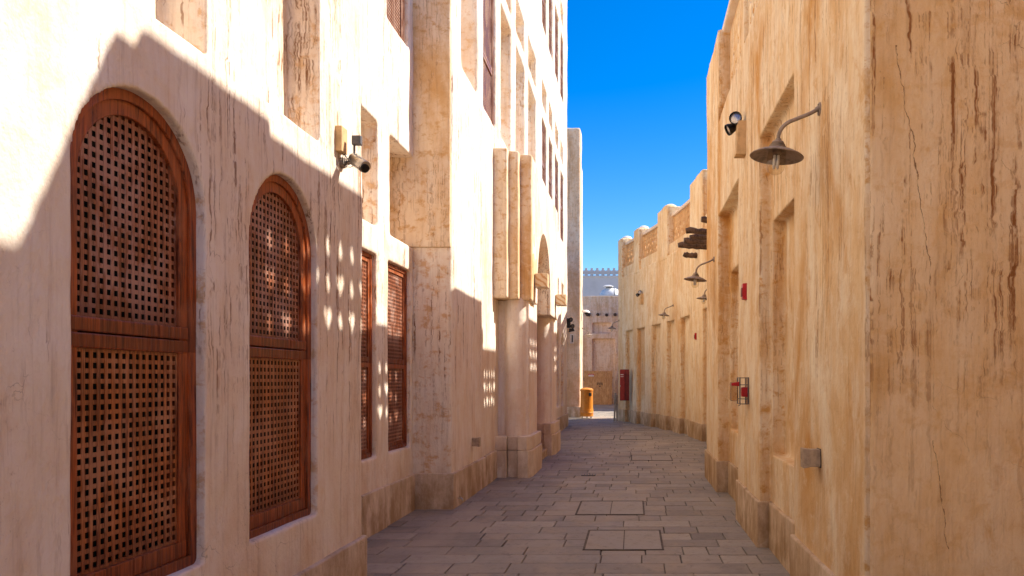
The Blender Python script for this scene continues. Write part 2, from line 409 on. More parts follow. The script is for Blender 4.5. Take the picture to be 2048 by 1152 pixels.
def manhole(x0, x1, y0, y1, label, lids=2):
    t = thing('manhole_cover', label, 'manhole cover', ((x0 + x1) / 2, y0, 0), 'inspection covers set in the paving')
    f = B(); w_ = .016
    f.box(x0, x1, y0, y0 + w_, -.01, .0085); f.box(x0, x1, y1 - w_, y1, -.01, .0085)
    f.box(x0, x0 + w_, y0 + w_, y1 - w_, -.01, .0085); f.box(x1 - w_, x1, y0 + w_, y1 - w_, -.01, .0085)
    put('frame', f, 'joint', t)
    n = lids; ww = (x1 - x0 - 2 * w_) / n
    for i in range(n):
        a = x0 + w_ + i * ww
        me = box(a + .006, a + ww - .004, y0 + w_ + .012, y1 - w_ - .012, -.01, .0065 + .001 * i).mesh('slab')
        at = me.attributes.new('tone', 'FLOAT', 'FACE')
        for k in range(len(me.polygons)): at.data[k].value = .62 + .1 * i
        link('slab', me, 'paving', t)
    put('joint', box(x0 + w_, x1 - w_, y0 + w_, y1 - w_, -.012, .0045), 'joint', t)
manhole(-.47, .29, 6.93, 7.84, 'paved inspection cover nearest the camera in the middle of the alley')
manhole(-.68, .14, 8.73, 9.70, 'dark framed paved inspection cover second nearest, beside the projecting left wall corner')
manhole(-.04, .78, 14.5, 15.5, 'wide paved cover in the alley level with the portal opening')
manhole(-1.30, -.50, 19.4, 20.9, 'paved cover in the far alley on the left side past the portal')
manhole(-.36, .52, 19.5, 20.7, 'paved cover in the far alley on the right side near the curved wall')
dt = thing('floor_drain', 'small dark slotted drain in the paving between the second and third covers', 'drain', (-.73, 12.3, 0))
put('grate', box(-.85, -.62, 12.25, 12.45, -.01, .007), 'black_metal', dt)
sb = B()
for i in range(5): sb.box(-.84 + i * .045, -.815 + i * .045, 12.26, 12.44, .007, .010)
put('bar', sb, 'lamp_metal', dt)

# ------------------------------------------------------------------ lattice windows
def lattice(y0, y1, z0, z1, X, pitch=.0408, top=None, side=1, th=.0035, bar=.44):
    """flat grille of crossing bars in the plane x=X facing +x; top(y)->z and half-width(z)->(ya,yb) clip an arched head"""
    b = B(); ny = max(2, round((y1 - y0) / pitch)); nz = max(2, round((z1 - z0) / pitch)); py = (y1 - y0) / ny; pz = (z1 - z0) / nz; wb = pitch * bar
    for i in range(ny + 1):
        y = y0 + i * py; zt = z1
        if top:
            zt = top[0](y)
            if zt is None: continue
        b.box(X - th, X, y - wb / 2, y + wb / 2, z0, zt)
    for j in range(nz + 1):
        z = z0 + j * pz; a, c = y0, y1
        if top:
            a, c = top[1](z)
            if c - a < .02: continue
        b.box(X - th + .0012, X - .0012, a, c, z - wb / 2, z + wb / 2)
    return b
def arched_window(parent, y0, y1, z0, ztop, X):
    """X: outer face plane of the frame"""
    w_ = thing_part('window', parent, (X, (y0 + y1) / 2, z0))
    c = (y0 + y1) / 2; r = (y1 - y0) / 2
    def ring(o0, o1, x0, x1):
        n = 28; zs = ztop - r; b = B()
        def loop(o):
            rr = r - o
            return [(y0 + o, z0 + o)] + [(c - rr * math.cos(math.pi * i / n), zs + rr * math.sin(math.pi * i / n)) for i in range(n + 1)] + [(y1 - o, z0 + o)]
        A, I = loop(o0), loop(o1); m = len(A)
        va = [[b.b.verts.new((x, p[0], p[1])) for p in L] for L in (A, I) for x in (x0, x1)]
        for i in range(m):
            j = (i + 1) % m
            for p, q in ((0, 1), (1, 3), (3, 2), (2, 0)): b.b.faces.new((va[p][i], va[p][j], va[q][j], va[q][i]))
        return b
    fr = ring(-.02, .045, X - .12, X); put('frame', fr, 'frame_wood', w_, False, .004)
    put('inner_frame', ring(.043, .105, X - .10, X - .014), 'frame_wood', w_, False, .005)
    ml = B(); ml.box(X - .09, X - .008, y0 + .05, y1 - .05, 1.715, 1.772); ml.box(X - .09, X - .006, y0 + .05, y1 - .05, 1.7765, 1.833)
    put('rail', ml, 'frame_wood', w_, False, .006)
    ri = r - .09; zs = ztop - r
    top = (lambda y: zs + math.sqrt(max(ri * ri - (y - c) ** 2, 0)) if abs(y - c) < ri else None,
           lambda z: (c - (ri if z < zs else math.sqrt(max(ri * ri - (z - zs) ** 2, 0))), c + (ri if z < zs else math.sqrt(max(ri * ri - (z - zs) ** 2, 0)))))
    put('upper_lattice', lattice(y0 + .108, y1 - .108, 1.84, ztop - .09, X - .03, top=top), 'lattice_wood', w_)
    put('lower_lattice', lattice(y0 + .108, y1 - .108, z0 + .125, 1.71, X - .026), 'lattice_orange', w_)
    pb = B(); pb.prism([(p[0], p[1]) for p in arch(y0 + .03, y1 - .03, z0 + .03, ztop - .03)], X - .085, X - .07); put('pane', pb, 'dark_pane', w_)
    sl_ = B(); sl_.prism([(X - .07, z0 + .125), (X - .012, z0 + .118), (X - .012, z0 + .05), (X - .07, z0 + .05)], y0 + .05, y1 - .05, 'y')
    put('sill', sl_, 'frame_wood', w_, False, .003)
    return w_
def thing_part(name, parent, loc):
    o = bpy.data.objects.new(name, None); S.collection.objects.link(o); o.parent = parent
    o.location = Vector(loc) - wpos(parent); o.empty_display_size = .1
    return o
def square_window(parent, y0, y1, z0, z1, X, rails=(), pitch=.0408, mat='lattice_wood', fm='frame_wood', fw=.09):
    w_ = thing_part('window', parent, (X, (y0 + y1) / 2, z0))
    f = B()
    for (o, wd, xo) in ((0, fw * .5, 0), (fw * .48, fw * .52, -.013)):
        f.box(X - .10, X + xo, y0 + o, y0 + o + wd, z0 + o, z1 - o); f.box(X - .10, X + xo, y1 - o - wd, y1 - o, z0 + o, z1 - o)
        f.box(X - .101, X + xo - .002, y0 + o + wd, y1 - o - wd, z0 + o, z0 + o + wd); f.box(X - .101, X + xo - .002, y0 + o + wd, y1 - o - wd, z1 - o - wd, z1 - o)
    put('frame', f, fm, w_, False, .003)
    zz = [z0 + fw] + list(rails) + [z1 - fw]
    if rails:
        r_ = B()
        for z in rails: r_.box(X - .08, X - .008, y0 + fw * .9, y1 - fw * .9, z - .055, z - .002); r_.box(X - .08, X - .006, y0 + fw * .9, y1 - fw * .9, z + .002, z + .055)
        put('rail', r_, fm, w_, False, .004)
    for i in range(len(zz) - 1):
        a = zz[i] + (.05 if i else 0); c = zz[i + 1] - (.05 if i < len(zz) - 2 else 0)
        put('lattice', lattice(y0 + fw, y1 - fw, a, c, X - .028, pitch), mat, w_)
    put('pane', box(X - .085, X - .065, y0 + .02, y1 - .02, z0 + .02, z1 - .02), 'dark_pane', w_)
    return w_

# ------------------------------------------------------------------ left building
LB = thing('plastered_building', 'tall whitewashed plaster building along the left side with red wooden lattice windows', 'building', (-2.2, 9.1, 0))
XA, XB, XD = -2.0, -2.69, -2.22
# near wing with the two arched windows
cutr = B()
W1 = (2.651, 3.481); W2 = (3.890, 4.720)
for (a, b_) in (W1, W2): cutr.prism(arch(a, b_, .74, 2.77), -3.2, -1.7)
cutr.prism(arch(1.41, 2.24, .74, 2.77), -3.2, -1.7)
for (a, b_) in ((3.865, 4.76), (2.6, 3.50), (1.35, 2.25)): cutr.box(-2.2, -1.8, a, b_, 3.11, 4.55)
me = cut(box(-2.9, XA, -1.2, 5.50, -.1, 7.5), cutr)
plastered('near_wall', [me], 'white_plaster', LB, .014, .022, .7, .0025, .2)
for (a, b_) in (W1, W2, (1.41, 2.24)): arched_window(LB, a, b_, .74, 2.77, XA - .04)
# set back bay and the upright corner beyond it
cutr = B()
for (a, b_) in ((7.0, 7.83), (8.2, 9.03)): cutr.box(-3.6, -2.4, a, b_, .78, 2.9)
for (a, b_) in ((6.95, 7.87), (8.26, 9.134)): cutr.box(-3.0, -2.4, a, b_, 3.2, 4.3)
cutr.box(-3.6, -2.4, 8.15, 8.95, 5.56, 7.2)
meB = cut(box(-3.4, XB, 5.2, 9.134, -.1, 8.2), cutr)
plastered('recessed_wall', [meB], 'white_plaster', LB, .022, .025, .8, .005)
for (a, b_) in ((7.0, 7.83), (8.2, 9.03)): square_window(LB, a, b_, .78, 2.9, XB - .05, rails=(1.77,))
square_window(LB, 8.15, 8.95, 5.56, 7.2, XB - .05, rails=(), mat='upper_wood', fm='upper_wood')
# long main facade
cutr = B()
cutr.box(-2.62, -2.0, 9.67, 10.67, 5.67, 9.2)
UW = [(11.08, 12.09)]
bays = [(12.55, 13.64), (14.17, 15.31), (15.8, 17.1)]
far = [(18.2, 19.2), (19.65, 20.65), (21.2, 22.3), (22.8, 23.9)]
for a, b_ in bays:
    cutr.box(-2.50, -2.0, a, b_, 5.7, 7.93); cutr.box(-2.50, -2.0, a, b_, 8.25, 8.88)
for a, b_ in UW: cutr.box(-2.9, -2.0, a, b_, 5.65, 8.05); cutr.box(-2.50, -2.0, a, b_, 8.3, 8.9)
for a, b_ in far:
    cutr.box(-2.9, -2.0, a, b_, 5.95, 8.0); cutr.box(-2.46, -2.0, a, b_, 8.4, 8.94)
    cutr.box(-2.9, -2.0, a, b_, 10.35, 12.35); cutr.box(-2.46, -2.0, a, b_, 12.75, 13.3)
for a, b_ in bays[:]:
    cutr.box(-2.9, -2.0, a, b_, 10.35, 12.35)
for a, b_ in ((19.0, 19.9), (20.4, 21.3), (21.8, 22.5), (23.2, 23.9)): cutr.box(-2.46, -2.0, a, b_, 4.0, 4.56)
for a, b_ in ((18.7, 19.6), (20.2, 21.1), (21.65, 22.5), (23.0, 23.9)): cutr.prism(arch(a, b_, .76, 3.02), -2.50, -2.0)
cutr.box(-3.4, -2.0, 13.4, 15.75, -.2, 2.6)
meD = cut(box(-3.35, XD, 9.134, 25.2, -.1, 15.2), cutr)
plastered('main_wall', [meD], 'white_plaster', LB, .034, .035, 1.1, .006)
put('rear_body', box(-9, -3.32, 5.2, 25.0, -.1, 8.1), 'white_plaster', LB)
put('rear_body', box(-9, -2.88, -1.15, 5.2, -.1, 7.4), 'white_plaster', LB)
for a, b_ in UW: square_window(LB, a, b_, 5.65, 8.05, XD - .04, rails=(6.53,), mat='upper_wood', fm='upper_wood')
for a, b_ in far:
    square_window(LB, a, b_, 5.95, 8.0, XD - .05, rails=(7.02,), pitch=.08, mat='upper_wood', fm='upper_wood')
    square_window(LB, a, b_, 10.35, 12.35, XD - .05, rails=(11.2,), pitch=.08, mat='upper_wood', fm='upper_wood')
for a, b_ in bays:
    square_window(LB, a, b_, 10.35, 12.35, XD - .05, rails=(11.2,), pitch=.08, mat='upper_wood', fm='upper_wood')
plastered('return_wall', [box(-3.3, XD - .012, 9.108, 9.3, 3.2, 12)], 'white_plaster_jamb', LB, .022, .02, .8, .005)
# plinths
def plinth(parent, segs, mat, h=.44, bev=.012):
    rnd = random.Random(3)
    for (x0, x1, y0, y1) in segs:
        b = B()
        L = y1 - y0
        n = max(1, round(L / .95))
        cuts = [y0 + L * i / n + (rnd.uniform(-.1, .1) if 0 < i < n else 0) for i in range(n + 1)]
        for i in range(n):
            hh = h + rnd.uniform(-.006, .006); q = rnd.uniform(0, .004)
            b.box(x0 + (q if abs(x0) < abs(x1) else 0), x1 - (q if abs(x1) < abs(x0) else 0), cuts[i] + .003, cuts[i + 1] - .003, -.02, hh)
        put('plinth', b, mat, parent, False, bev)
plinth(LB, [(-2.4, XA + .035, -1.2, 5.53)], 'plinth_white')
plinth(LB, [(-3.0, XB + .035, 5.54, 9.10), (-2.75, XD + .035, 9.10, 12.0), (-2.6, XD + .035, 16.9, 25.23)], 'plinth_white')
# portal: stepped fins over engaged columns, arch between
XP = -1.66
pf = []
for (x1, y0) in ((-2.0, 11.83), (-1.845, 11.99), (XP, 12.19)):
    fb = box(-2.5, x1, y0, 12.95, 2.88, 5.27); pf.append(fb)
cutr = B(); cutr.prism(arch(12.95, 15.05, 2.7, 4.28, pt=1.18), -1.95, -1.3)
mp = cut(box(-2.5, XP, 12.3, 16.45, 2.88, 5.27), cutr)
for i, fb in enumerate(pf): plastered('portal_fin', [fb], 'white_plaster_jamb', LB, .018, .016, .6, .003)
plastered('portal_front', [mp, box(-2.5, -1.85, 15.9, 16.62, 2.88, 5.27), box(-2.5, -2.0, 16.0, 16.8, 2.88, 5.27)], 'white_plaster', LB, .022, .014, .8, .003)
for k, (y0, y1) in enumerate(((12.12, 13.35), (15.62, 16.75))):
    core = box(-2.55, -1.72, y0 + .16, y1, .6, 2.92); sh = B(); sh.cyl((-1.935, y0 + .2, .6), (-1.935, y0 + .2, 2.92), .178, n=40)
    plastered('column', [core, sh], 'column_plaster', LB, .02, .014, .7, .004)
    bs = B()
    for (x0, x1, dy) in ((-2.6, -2.035, .0), (-2.03, -1.855, .08), (-1.85, -1.66, .0)):
        pass
    for z0, z1, e in ((-.02, .438, .02), (.441, .665, 0)):
        bs.box(-2.3, -2.04, y0 - .12, y1 + .05, z0, z1 + 0)
        bs.box(-2.034, -1.865, y0 - .05 - e * .3, y1 + .04, z0, z1 - .004)
        bs.prism([(-1.859, y0 - .14), (-1.71 + e, y0 - .14), (XP + .01 + e, y0 + .04), (XP + .01 + e, y1 + .03), (-1.859, y1 + .03)], z0, z1, 'z')
    put('column_base', bs, 'base_stone', LB, False, .012)
put('doorstep', box(-2.6, -1.78, 13.42, 15.46, -.02, .15), 'plinth_white', LB, False, .015)
dl = B()
for i in range(6): dl.box(-3.0 + (i % 2) * .004, -2.93, 13.45 + i * .33, 13.45 + i * .33 + .326, .15, 2.6)
put('door', dl, 'frame_wood', LB)

# ------------------------------------------------------------------ tower at the left far end
TW = thing('plaster_tower', 'tan plaster tower wall standing beyond the left building next to the orange bin', 'building', (-4, 31, 0))
plastered('wall', [box(-6, -2.16, 30.56, 31.4, -.1, 11.9), box(-5.6, -2.17, 31.3, 32.2, -.1, 10.6)], 'tower_plaster', TW, .05, .05, 1.2, .008)
plinth(TW, [(-6, -2.12, 30.5, 31.45), (-6, -2.13, 31.46, 32.25)], 'plinth_white', .44)

# ------------------------------------------------------------------ right building (near block)
RB = thing('tan_building', 'tan plaster building on the right side whose sharp near corner fills the photo edge', 'building', (1.3, 8, 0))
XR = 1.2; YC = 3.85
cutr = B()
cutr.box(1.0, 1.31, 5.55, 7.06, -.3, 3.88)
cutr.box(1.0, 1.365, 8.5, 10.5, -.3, 3.88)
cutr.box(1.0, 1.35, 4.4, 10.48, 5.2, 7.4)
base = box(XR, 2.1, YC, 12.16, -.1, 6.5)
mH = cut(base, cutr)
# inner blind niches, then the space behind the parapet above the roof
def sub(me, cutter):
    co = bpy.data.objects.new('cut', cutter.mesh()); S.collection.objects.link(co)
    r = evald(me, [('BOOLEAN', dict(operation='DIFFERENCE', solver='EXACT', object=co))]); bpy.data.objects.remove(co); return r
for bx_ in ((.9, 3.0, YC - .3, YC + .30, 5.2, 8), (1.0, 1.43, 5.88, 6.99, .88, 3.07), (1.0, 1.48, 8.95, 10.42, .88, 3.08), (1.34, 2.6, YC + .5, 10.43, 5.42, 8), (1.62, 2.6, YC - .3, 12.3, 5.46, 8)):
    mH = sub(mH, box(*bx_))
plastered('alley_wall', [mH], 'tan_plaster', RB, .016, .03, .8, .005)
# wall of the corner that faces the camera, and the one beside the camera
top_ = B(); top_.prism([(XR + .04, YC + .19), (2.15, YC + .02), (2.85, YC + .02), (2.85, YC + .5), (XR + .04, YC + .5)], 5.0, 6.52, 'z')
plastered('corner_wall', [box(XR + .015, 2.8, YC - .006, YC + .35, -.1, 5.3), top_, box(2.11, 2.7, -1.2, YC + .15, -.1, 6.56)], 'corner_plaster', RB, .022, .02, .8, .004)
put('roof', box(1.65, 8, YC, 12.1, 5.2, 5.44), 'tan_plaster', RB)
plinth(RB, [(XR - .03, 1.5, 4.4, 5.58), (1.28, 1.6, 5.6, 7.03), (XR - .03, 1.5, 7.03, 8.52), (1.33, 1.6, 8.54, 10.46), (XR - .03, 1.5, 10.47, 12.18)], 'plinth_tan')
def post(parent, b, mat, vox=.03): return plastered('parapet_post', b, mat, parent, vox, .02, .5, .004)
def dome(x, y, z, rx, ry, rz):
    b = B(); n = 8
    b.lathe([(math.cos(math.pi / 2 * i / n), math.sin(math.pi / 2 * i / n)) for i in range(n)] + [(0, 1)] , (0, 0, 0), 24)
    b.b.faces.new([v for v in b.b.verts if abs(v.co.z) < 1e-6])
    b.xf(Matrix.Translation((x, y, z)) @ Matrix.Diagonal((rx, ry, rz, 1))); return b
# screens
def heart(cx, cy, w_, h, n=18):
    out = []
    for i in range(n):
        t = 2 * math.pi * i / n
        x = 16 * math.sin(t) ** 3; y = 13 * math.cos(t) - 5 * math.cos(2 * t) - 2 * math.cos(3 * t) - math.cos(4 * t)
        out.append((cx + x / 32 * w_, cy + (y + 2.5) / 29 * h))
    return out
def drop(cx, cy, w_, h, n=12):
    out = []
    for i in range(n):
        t = 2 * math.pi * i / n
        out.append((cx + w_ / 2 * math.sin(t) * (math.sin(t / 2) ** .6 if math.sin(t / 2) > 0 else 0), cy + h / 2 * math.cos(t)))
    return out
def screen(parent, p0, p1, z0, z1, mat, rows, pu=.205, pv=.24, th=.05, k=1.):
    L = (Vector(p1) - Vector(p0)).length
    base = box(-th / 2, th / 2, 0, L, z0, z1); c = B()
    n = int((L - .08) / pu); u0 = (L - (n - 1) * pu) / 2
    for r in range(3):
        for i in range(n):
            u = u0 + i * pu; v = rows - r * pv
            if r == 0 or (i + r) % 2 == 0: c.prism(drop(u, v, .105 * k, .185 * k), -.2, .2)
            else: c.prism(heart(u, v, .165 * k, .225 * k), -.2, .2)
    me = cut(base, c)
    d = Vector(p1) - Vector(p0); a = math.atan2(-d.x, d.y)
    me.transform(Matrix.Translation((p0[0], p0[1], 0)) @ Matrix.Rotation(a, 4, 'Z')); me.name = 'parapet_screen'
    return link('parapet_screen', me, mat, parent)
ROW = 6.19
for a, b_ in ((5.26, 6.95), (7.17, 8.75), (8.97, 10.4)): screen(RB, (1.38, a), (1.38, b_), 5.4, 6.46, 'tan_plaster', ROW, k=.86)
hp = [box(1.30, 1.62, a, b_, 5.3, 6.55) for a, b_ in ((6.93, 7.19), (8.73, 8.99))]
for q in hp: post(RB, [q], 'tan_plaster', .025)
put('coping', box(1.25, 1.46, 5.2, 10.5, 6.44, 6.53), 'cap_plaster', RB, False, .02)
post(RB, [box(XR, 1.62, 10.42, 12.14, 5.4, 6.5), dome(1.45, 11.3, 6.48, .22, .75, .16)], 'tan_plaster')
post(RB, [box(XR + .04, 1.6, 4.2, 5.28, 5.0, 6.62)], 'tan_plaster')

# ------------------------------------------------------------------ curved building
CB = thing('curved_building', 'curved ochre plaster building further along the right side with a pierced parapet', 'building', (2.5, 20, 0))
P = [(1.88, 12.0), (1.88, 14.0), (1.88, 16.0), (1.87, 17.6), (1.76, 19.1), (1.53, 20.8), (1.21, 22.4), (.80, 24.0), (.35, 25.55), (-.12, 27.05), (-.57, 28.45)]
def cr(pts, k=10):
    out = []; p = [Vector(q) for q in pts]; p = [2 * p[0] - p[1]] + p + [2 * p[-1] - p[-2]]
    for i in range(1, len(p) - 2):
        for j in range(k):
            t = j / k; a, b_, c, d = p[i - 1:i + 3]
            out.append(.5 * ((2 * b_) + (c - a) * t + (2 * a - 5 * b_ + 4 * c - d) * t * t + (3 * b_ - a - 3 * c + d) * t ** 3))
    out.append(p[-2]); return out
CP = cr(P)
CL = [0]
for a, b_ in zip(CP, CP[1:]): CL.append(CL[-1] + (b_ - a).length)
def at(s, off=0):
    s = max(0, min(s, CL[-1] - 1e-6)); i = 0
    while CL[i + 1] < s: i += 1
    t = (s - CL[i]) / (CL[i + 1] - CL[i]); p = CP[i].lerp(CP[i + 1], t)
    i0 = max(i - 2, 0); i1 = min(i + 3, len(CP) - 1); d = (CP[i1] - CP[i0]).normalized()
    return p + Vector((d.y, -d.x)) * off            # positive off = into the building
def s_at_y(y):
    for i in range(len(CP) - 1):
        if CP[i].y <= y <= CP[i + 1].y: return CL[i] + (y - CP[i].y) / (CP[i + 1].y - CP[i].y) * (CL[i + 1] - CL[i])
    return CL[-1]
def cbox(s0, s1, o0, o1, z0, z1):
    n = max(1, int((s1 - s0) / .25)); f = [at(s0 + (s1 - s0) * i / n, o0) for i in range(n + 1)]; r = [at(s0 + (s1 - s0) * i / n, o1) for i in range(n + 1)]
    b = B(); b.prism([tuple(p) for p in f] + [tuple(p) for p in r[::-1]], z0, z1, 'z'); return b
SL = CL[-1]
# plain recessed skin + flush upper band
plastered('wall', [cbox(0, SL, .14, .8, -.1, 5.6), cbox(0, SL, 0, .5, 3.35, 5.42), box(-.42, .6, 28.3, 28.9, -.1, 6.4)], 'curved_plaster', CB, .035, .045, 1.0, .007)
# pilasters (arc positions from their depth along the alley)
pil = [(12.2, 13.3), (14.8, 15.9), (17.2, 18.3), (19.0, 20.6), (21.65, 22.35), (23.1, 23.75), (24.65, 25.4), (26.25, 26.75), (27.55, 28.45)]
for a, b_ in pil:
    s0, s1 = s_at_y(a), s_at_y(b_)
    plastered('pilaster', [cbox(s0, s1, 0, .5, -.1, 3.45)], 'curved_plaster', CB, .035, .03, 1.0, .006)
pl = B()
for a, b_ in pil:
    s0, s1 = s_at_y(a), s_at_y(b_)
    q = cbox(s0 - .03, s1 + .03, -.03, .3, -.02, .44); tm = q.mesh(); pl.b.from_mesh(tm)
tm = cbox(0, SL, .105, .4, -.02, .435).mesh(); pl.b.from_mesh(tm)
put('plinth', pl, 'plinth_tan', CB, False, .01)
pp = [(12.2, 12.5), (14.8, 15.2), (17.1, 17.5), (19.0, 20.55), (23.0, 24.05), (26.0, 26.6), (27.95, 28.45)]
for k, (a, b_) in enumerate(pp):
    s0, s1 = s_at_y(a), s_at_y(b_); m_ = at((s0 + s1) / 2, .26)
    q = [cbox(s0, s1, -.01, .5, 5.3, 6.86)]
    q.append(dome(m_.x, m_.y, 6.84, .27, min(.27, (s1 - s0) * .5), .1))
    if s1 - s0 > 1: q[0] = cbox(s0, s1, -.01, .5, 5.3, 6.95); q[1] = dome(m_.x, m_.y, 6.9, .27, .5, .2)
    post(CB, q, 'curved_plaster', .035)
    cp_ = dome(m_.x + .02, m_.y, 6.88 if s1 - s0 < 1 else 6.97, .2, min(.2, (s1 - s0) * .4), .13); put('sunlit_cap', cp_, 'white_paint', CB, True)  # white cap paints in the sunlit look of the post top
for (a, b_) in zip(pp, pp[1:]):
    s0, s1 = s_at_y(a[1]) - .03, s_at_y(b_[0]) + .03; n = max(1, round((s1 - s0) / 1.3))
    for i in range(n):
        p0 = at(s0 + (s1 - s0) * i / n, .22); p1 = at(s0 + (s1 - s0) * (i + 1) / n, .22)
        screen(CB, tuple(p0), tuple(p1), 5.72, 6.62, 'screen_plaster', 6.42, .19, .215, .04, .86)
    cb_ = B(); cb_.b.from_mesh(cbox(s0, s1, .12, .34, 6.6, 6.70).mesh()); put('coping', cb_, 'cap_plaster', CB, False, .015)
    cb_ = B(); cb_.b.from_mesh(cbox(s0, s1, .06, .4, 5.4, 5.76).mesh()); put('parapet_base', cb_, 'curved_plaster', CB, False, .02)
rf = B(); rf.prism([tuple(at(SL * i / 24, .45)) for i in range(25)] + [(.5, 30.1), (7, 33.0), (7, 12.3)], 5.2, 5.42, 'z')
put('roof', rf, 'curved_plaster', CB)
bw = B(); bw.prism([(-.3, 28.6), (.5, 30.1), (7, 33.0), (7, 32.7), (.7, 29.8), (-.05, 28.55)], -.1, 6.65, 'z'); put('rear_wall', bw, 'curved_plaster', CB)

# ------------------------------------------------------------------ yard wall across the end
KB = thing('yard_building', 'low tan plaster building closing the far end of the alley behind the bin', 'building', (-2, 47, 0))
cutr = B(); cutr.box(-2.55, -1.35, 46, 46.82, 4.45, 5.1); cutr.box(-2.55, -1.12, 46, 46.82, -.3, 4.1)
plastered('wall', [cut(box(-9, 1.2, 46.6, 47.4, -.1, 6.77), cutr)], 'yard_plaster', KB, .05, .04, 1.2, .008)
put('unseen_wing', box(-10, -7.2, 33, 47.2, -.1, 6.5), 'cap_plaster', KB, False, .05)  # added unseen wing, its sunlit side bounces light onto the end wall
put('unseen_wing', box(1.0, 12, 38.5, 47.2, -.1, 6.75), 'yard_plaster', KB, False, .05)
def log(x0, y0, z0, d, r, label, k, irregular=.12, grp='roof beam ends sticking out of the curved wall'):
    b = B(); n = 9; L = Vector(d).length; rr = random.Random(k)
    pts = [Vector((x0, y0, z0)) + Vector(d) * (i / n) for i in range(n + 1)]
    b.tube([p + Vector((0, rr.uniform(-.01, .01), rr.uniform(-.012, .012))) for p in pts], [r * (1 + rr.uniform(-irregular, irregular)) * (.8 if i == n else 1) for i in range(n + 1)], 9)
    return b
for k, x in enumerate((-3.35, -2.85, -2.75, -2.2, -1.65, -1.12, -.75)):
    put('beam_end', log(x, 46.7, 5.58 + .02 * (k % 2), (0, -.28, -.01), .095, '', 30 + k), 'old_log', KB, True)

# ------------------------------------------------------------------ far building and dome
FB = thing('crenellated_building', 'distant blue grey building with a row of stepped crenels behind the alley end', 'building', (-3, 81, 0))
put('wall', box(-14, 10, 80, 84, -.1, 12.5), 'grey_stucco', FB)
put('cornice', box(-14, 10, 79.9, 80.3, 12.5, 12.66), 'grey_stucco', FB, False, .02)
def crenel(x):
    b = B()
    for (w_, a, c) in ((.16, 12.66, 12.80), (.30, 12.80, 12.93), (.40, 12.93, 13.08), (.27, 13.08, 13.22), (.13, 13.22, 13.46)): b.box(x - w_ / 1, x + w_ / 1 * .999, 80, 80.2 - .001 * w_, a, c)
    b.box(x - .30, x - .2, 79.98, 80.05, 12.95, 13.16); b.box(x + .2, x + .3, 79.98, 80.05, 12.95, 13.16)
    b.box(x - .05, x + .05, 79.97, 80.02, 12.9, 13.1)
    return b
k0 = None
for i in range(20):
    x = -8.6 + i * .6 - .03
    if k0 is None: k0 = put('crenel', crenel(x), 'grey_stucco', FB); x0_ = x
    else:
        c = k0.copy(); S.collection.objects.link(c); c.parent = FB; c.location = (x - x0_, 0, 0)
DM = thing('white_dome', 'small white roof dome with a cap showing above the far end wall', 'dome', (-1.95, 62, 7.6))
put('base_block', box(-4.4, 1.0, 61, 63, -.1, 8.45), 'grey_stucco', DM)
dd_ = dome(-1.85, 62, 8.43, .95, .95, .72); put('dome_shell', dd_, 'white_paint', DM, True)
put('cap', B().lathe([(0, 0), (.42, .0), (.45, .05), (.25, .12), (0, .14)], (-2.05, 61.6, 9.18), 20), 'white_paint', DM, True)
put('pipe', B().tube([(-2.2, 60.9, 9.02), (-1.75, 60.9, 9.06), (-1.55, 60.9, 9.0), (-1.52, 60.9, 8.4)], .035), 'black_metal', DM, True)

# ------------------------------------------------------------------ wall lamps (barn style)
def bezier_arm(pts, n=6):
    q = cr([(a, b_) for a, b_ in pts], n); return [(-v.x, 0, v.y) for v in q]
def wall_lamp(loc, rz, label, tilt=.0):
    t = thing('wall_lamp', label, 'wall lamp', loc, 'gooseneck wall lamps along the alley', rz)
    def L(name, b, mat, par=None, sm=True): return put(name, b, mat, par or t, sm, world=False)
    mp_ = B(); mp_.cyl((.012, 0, 0), (-.012, 0, 0), .045, .04, 20); mp_.cyl((-.012, 0, 0), (-.03, 0, -.004), .02, .016, 12)
    for a in (-1, 1): mp_.cyl((-.01, 0, a * .028), (-.018, 0, a * .028), .006, n=8)
    L('mount_plate', mp_, 'lamp_metal')
    L('arm', B().tube(bezier_arm([(.02, -.003), (.07, -.030), (.15, -.062), (.205, -.085), (.245, -.12), (.265, -.16), (.27, -.20)]), .0125, 12), 'lamp_metal')
    rot = Matrix.Rotation(tilt, 4, 'Y'); c = Matrix.Translation((-.27, 0, -.20)) @ rot
    sk = B().lathe([(0, .01), (.018, .01), (.02, -.004), (.034, -.008), (.040, -.018), (.035, -.023), (.048, -.029), (.042, -.034), (.054, -.040), (.05, -.05), (.055, -.058), (0, -.058)], (0, 0, 0), 28).xf(c); L('socket', sk, 'lamp_metal')
    prof = [(.045, -.054), (.075, -.060), (.125, -.078), (.165, -.099), (.172, -.106), (.168, -.109), (.160, -.106), (.122, -.086), (.072, -.067), (.03, -.064)]
    L('lamp_shade', B().lathe(prof, (0, 0, 0), 48).xf(c), 'lamp_metal')
    gl = B().lathe([(.053, -.066), (.058, -.10), (.060, -.15), (.056, -.185), (.042, -.208), (.02, -.220), (0, -.223)], (0, 0, 0), 28).xf(c); L('glass_jar', gl, 'clear_glass')
    bb = B().lathe([(0, -.06), (.03, -.062), (.03, -.085), (.017, -.09), (.017, -.10), (0, -.10)], (0, 0, 0), 16).xf(c)
    L('bulb_holder', bb, 'lamp_metal')
    tb = B()
    for a in range(4):
        x, y = .016 * math.cos(a * math.pi / 2 + .5), .016 * math.sin(a * math.pi / 2 + .5); tb.lathe([(0, -.10), (.0085, -.10), (.0085, -.175), (.005, -.183), (0, -.184)], (x, y, 0), 10)
    L('bulb', tb.xf(c), 'white_paint')
    return t
lamp = wall_lamp((XR, 4.77, 3.325), 0, 'large weathered gooseneck lamp with glass jar nearest the camera on the right wall', .10)
copy_tree(lamp, (XR, 11.0, 3.36), 0, 'gooseneck lamp on the far end of the near right block below the log ends')
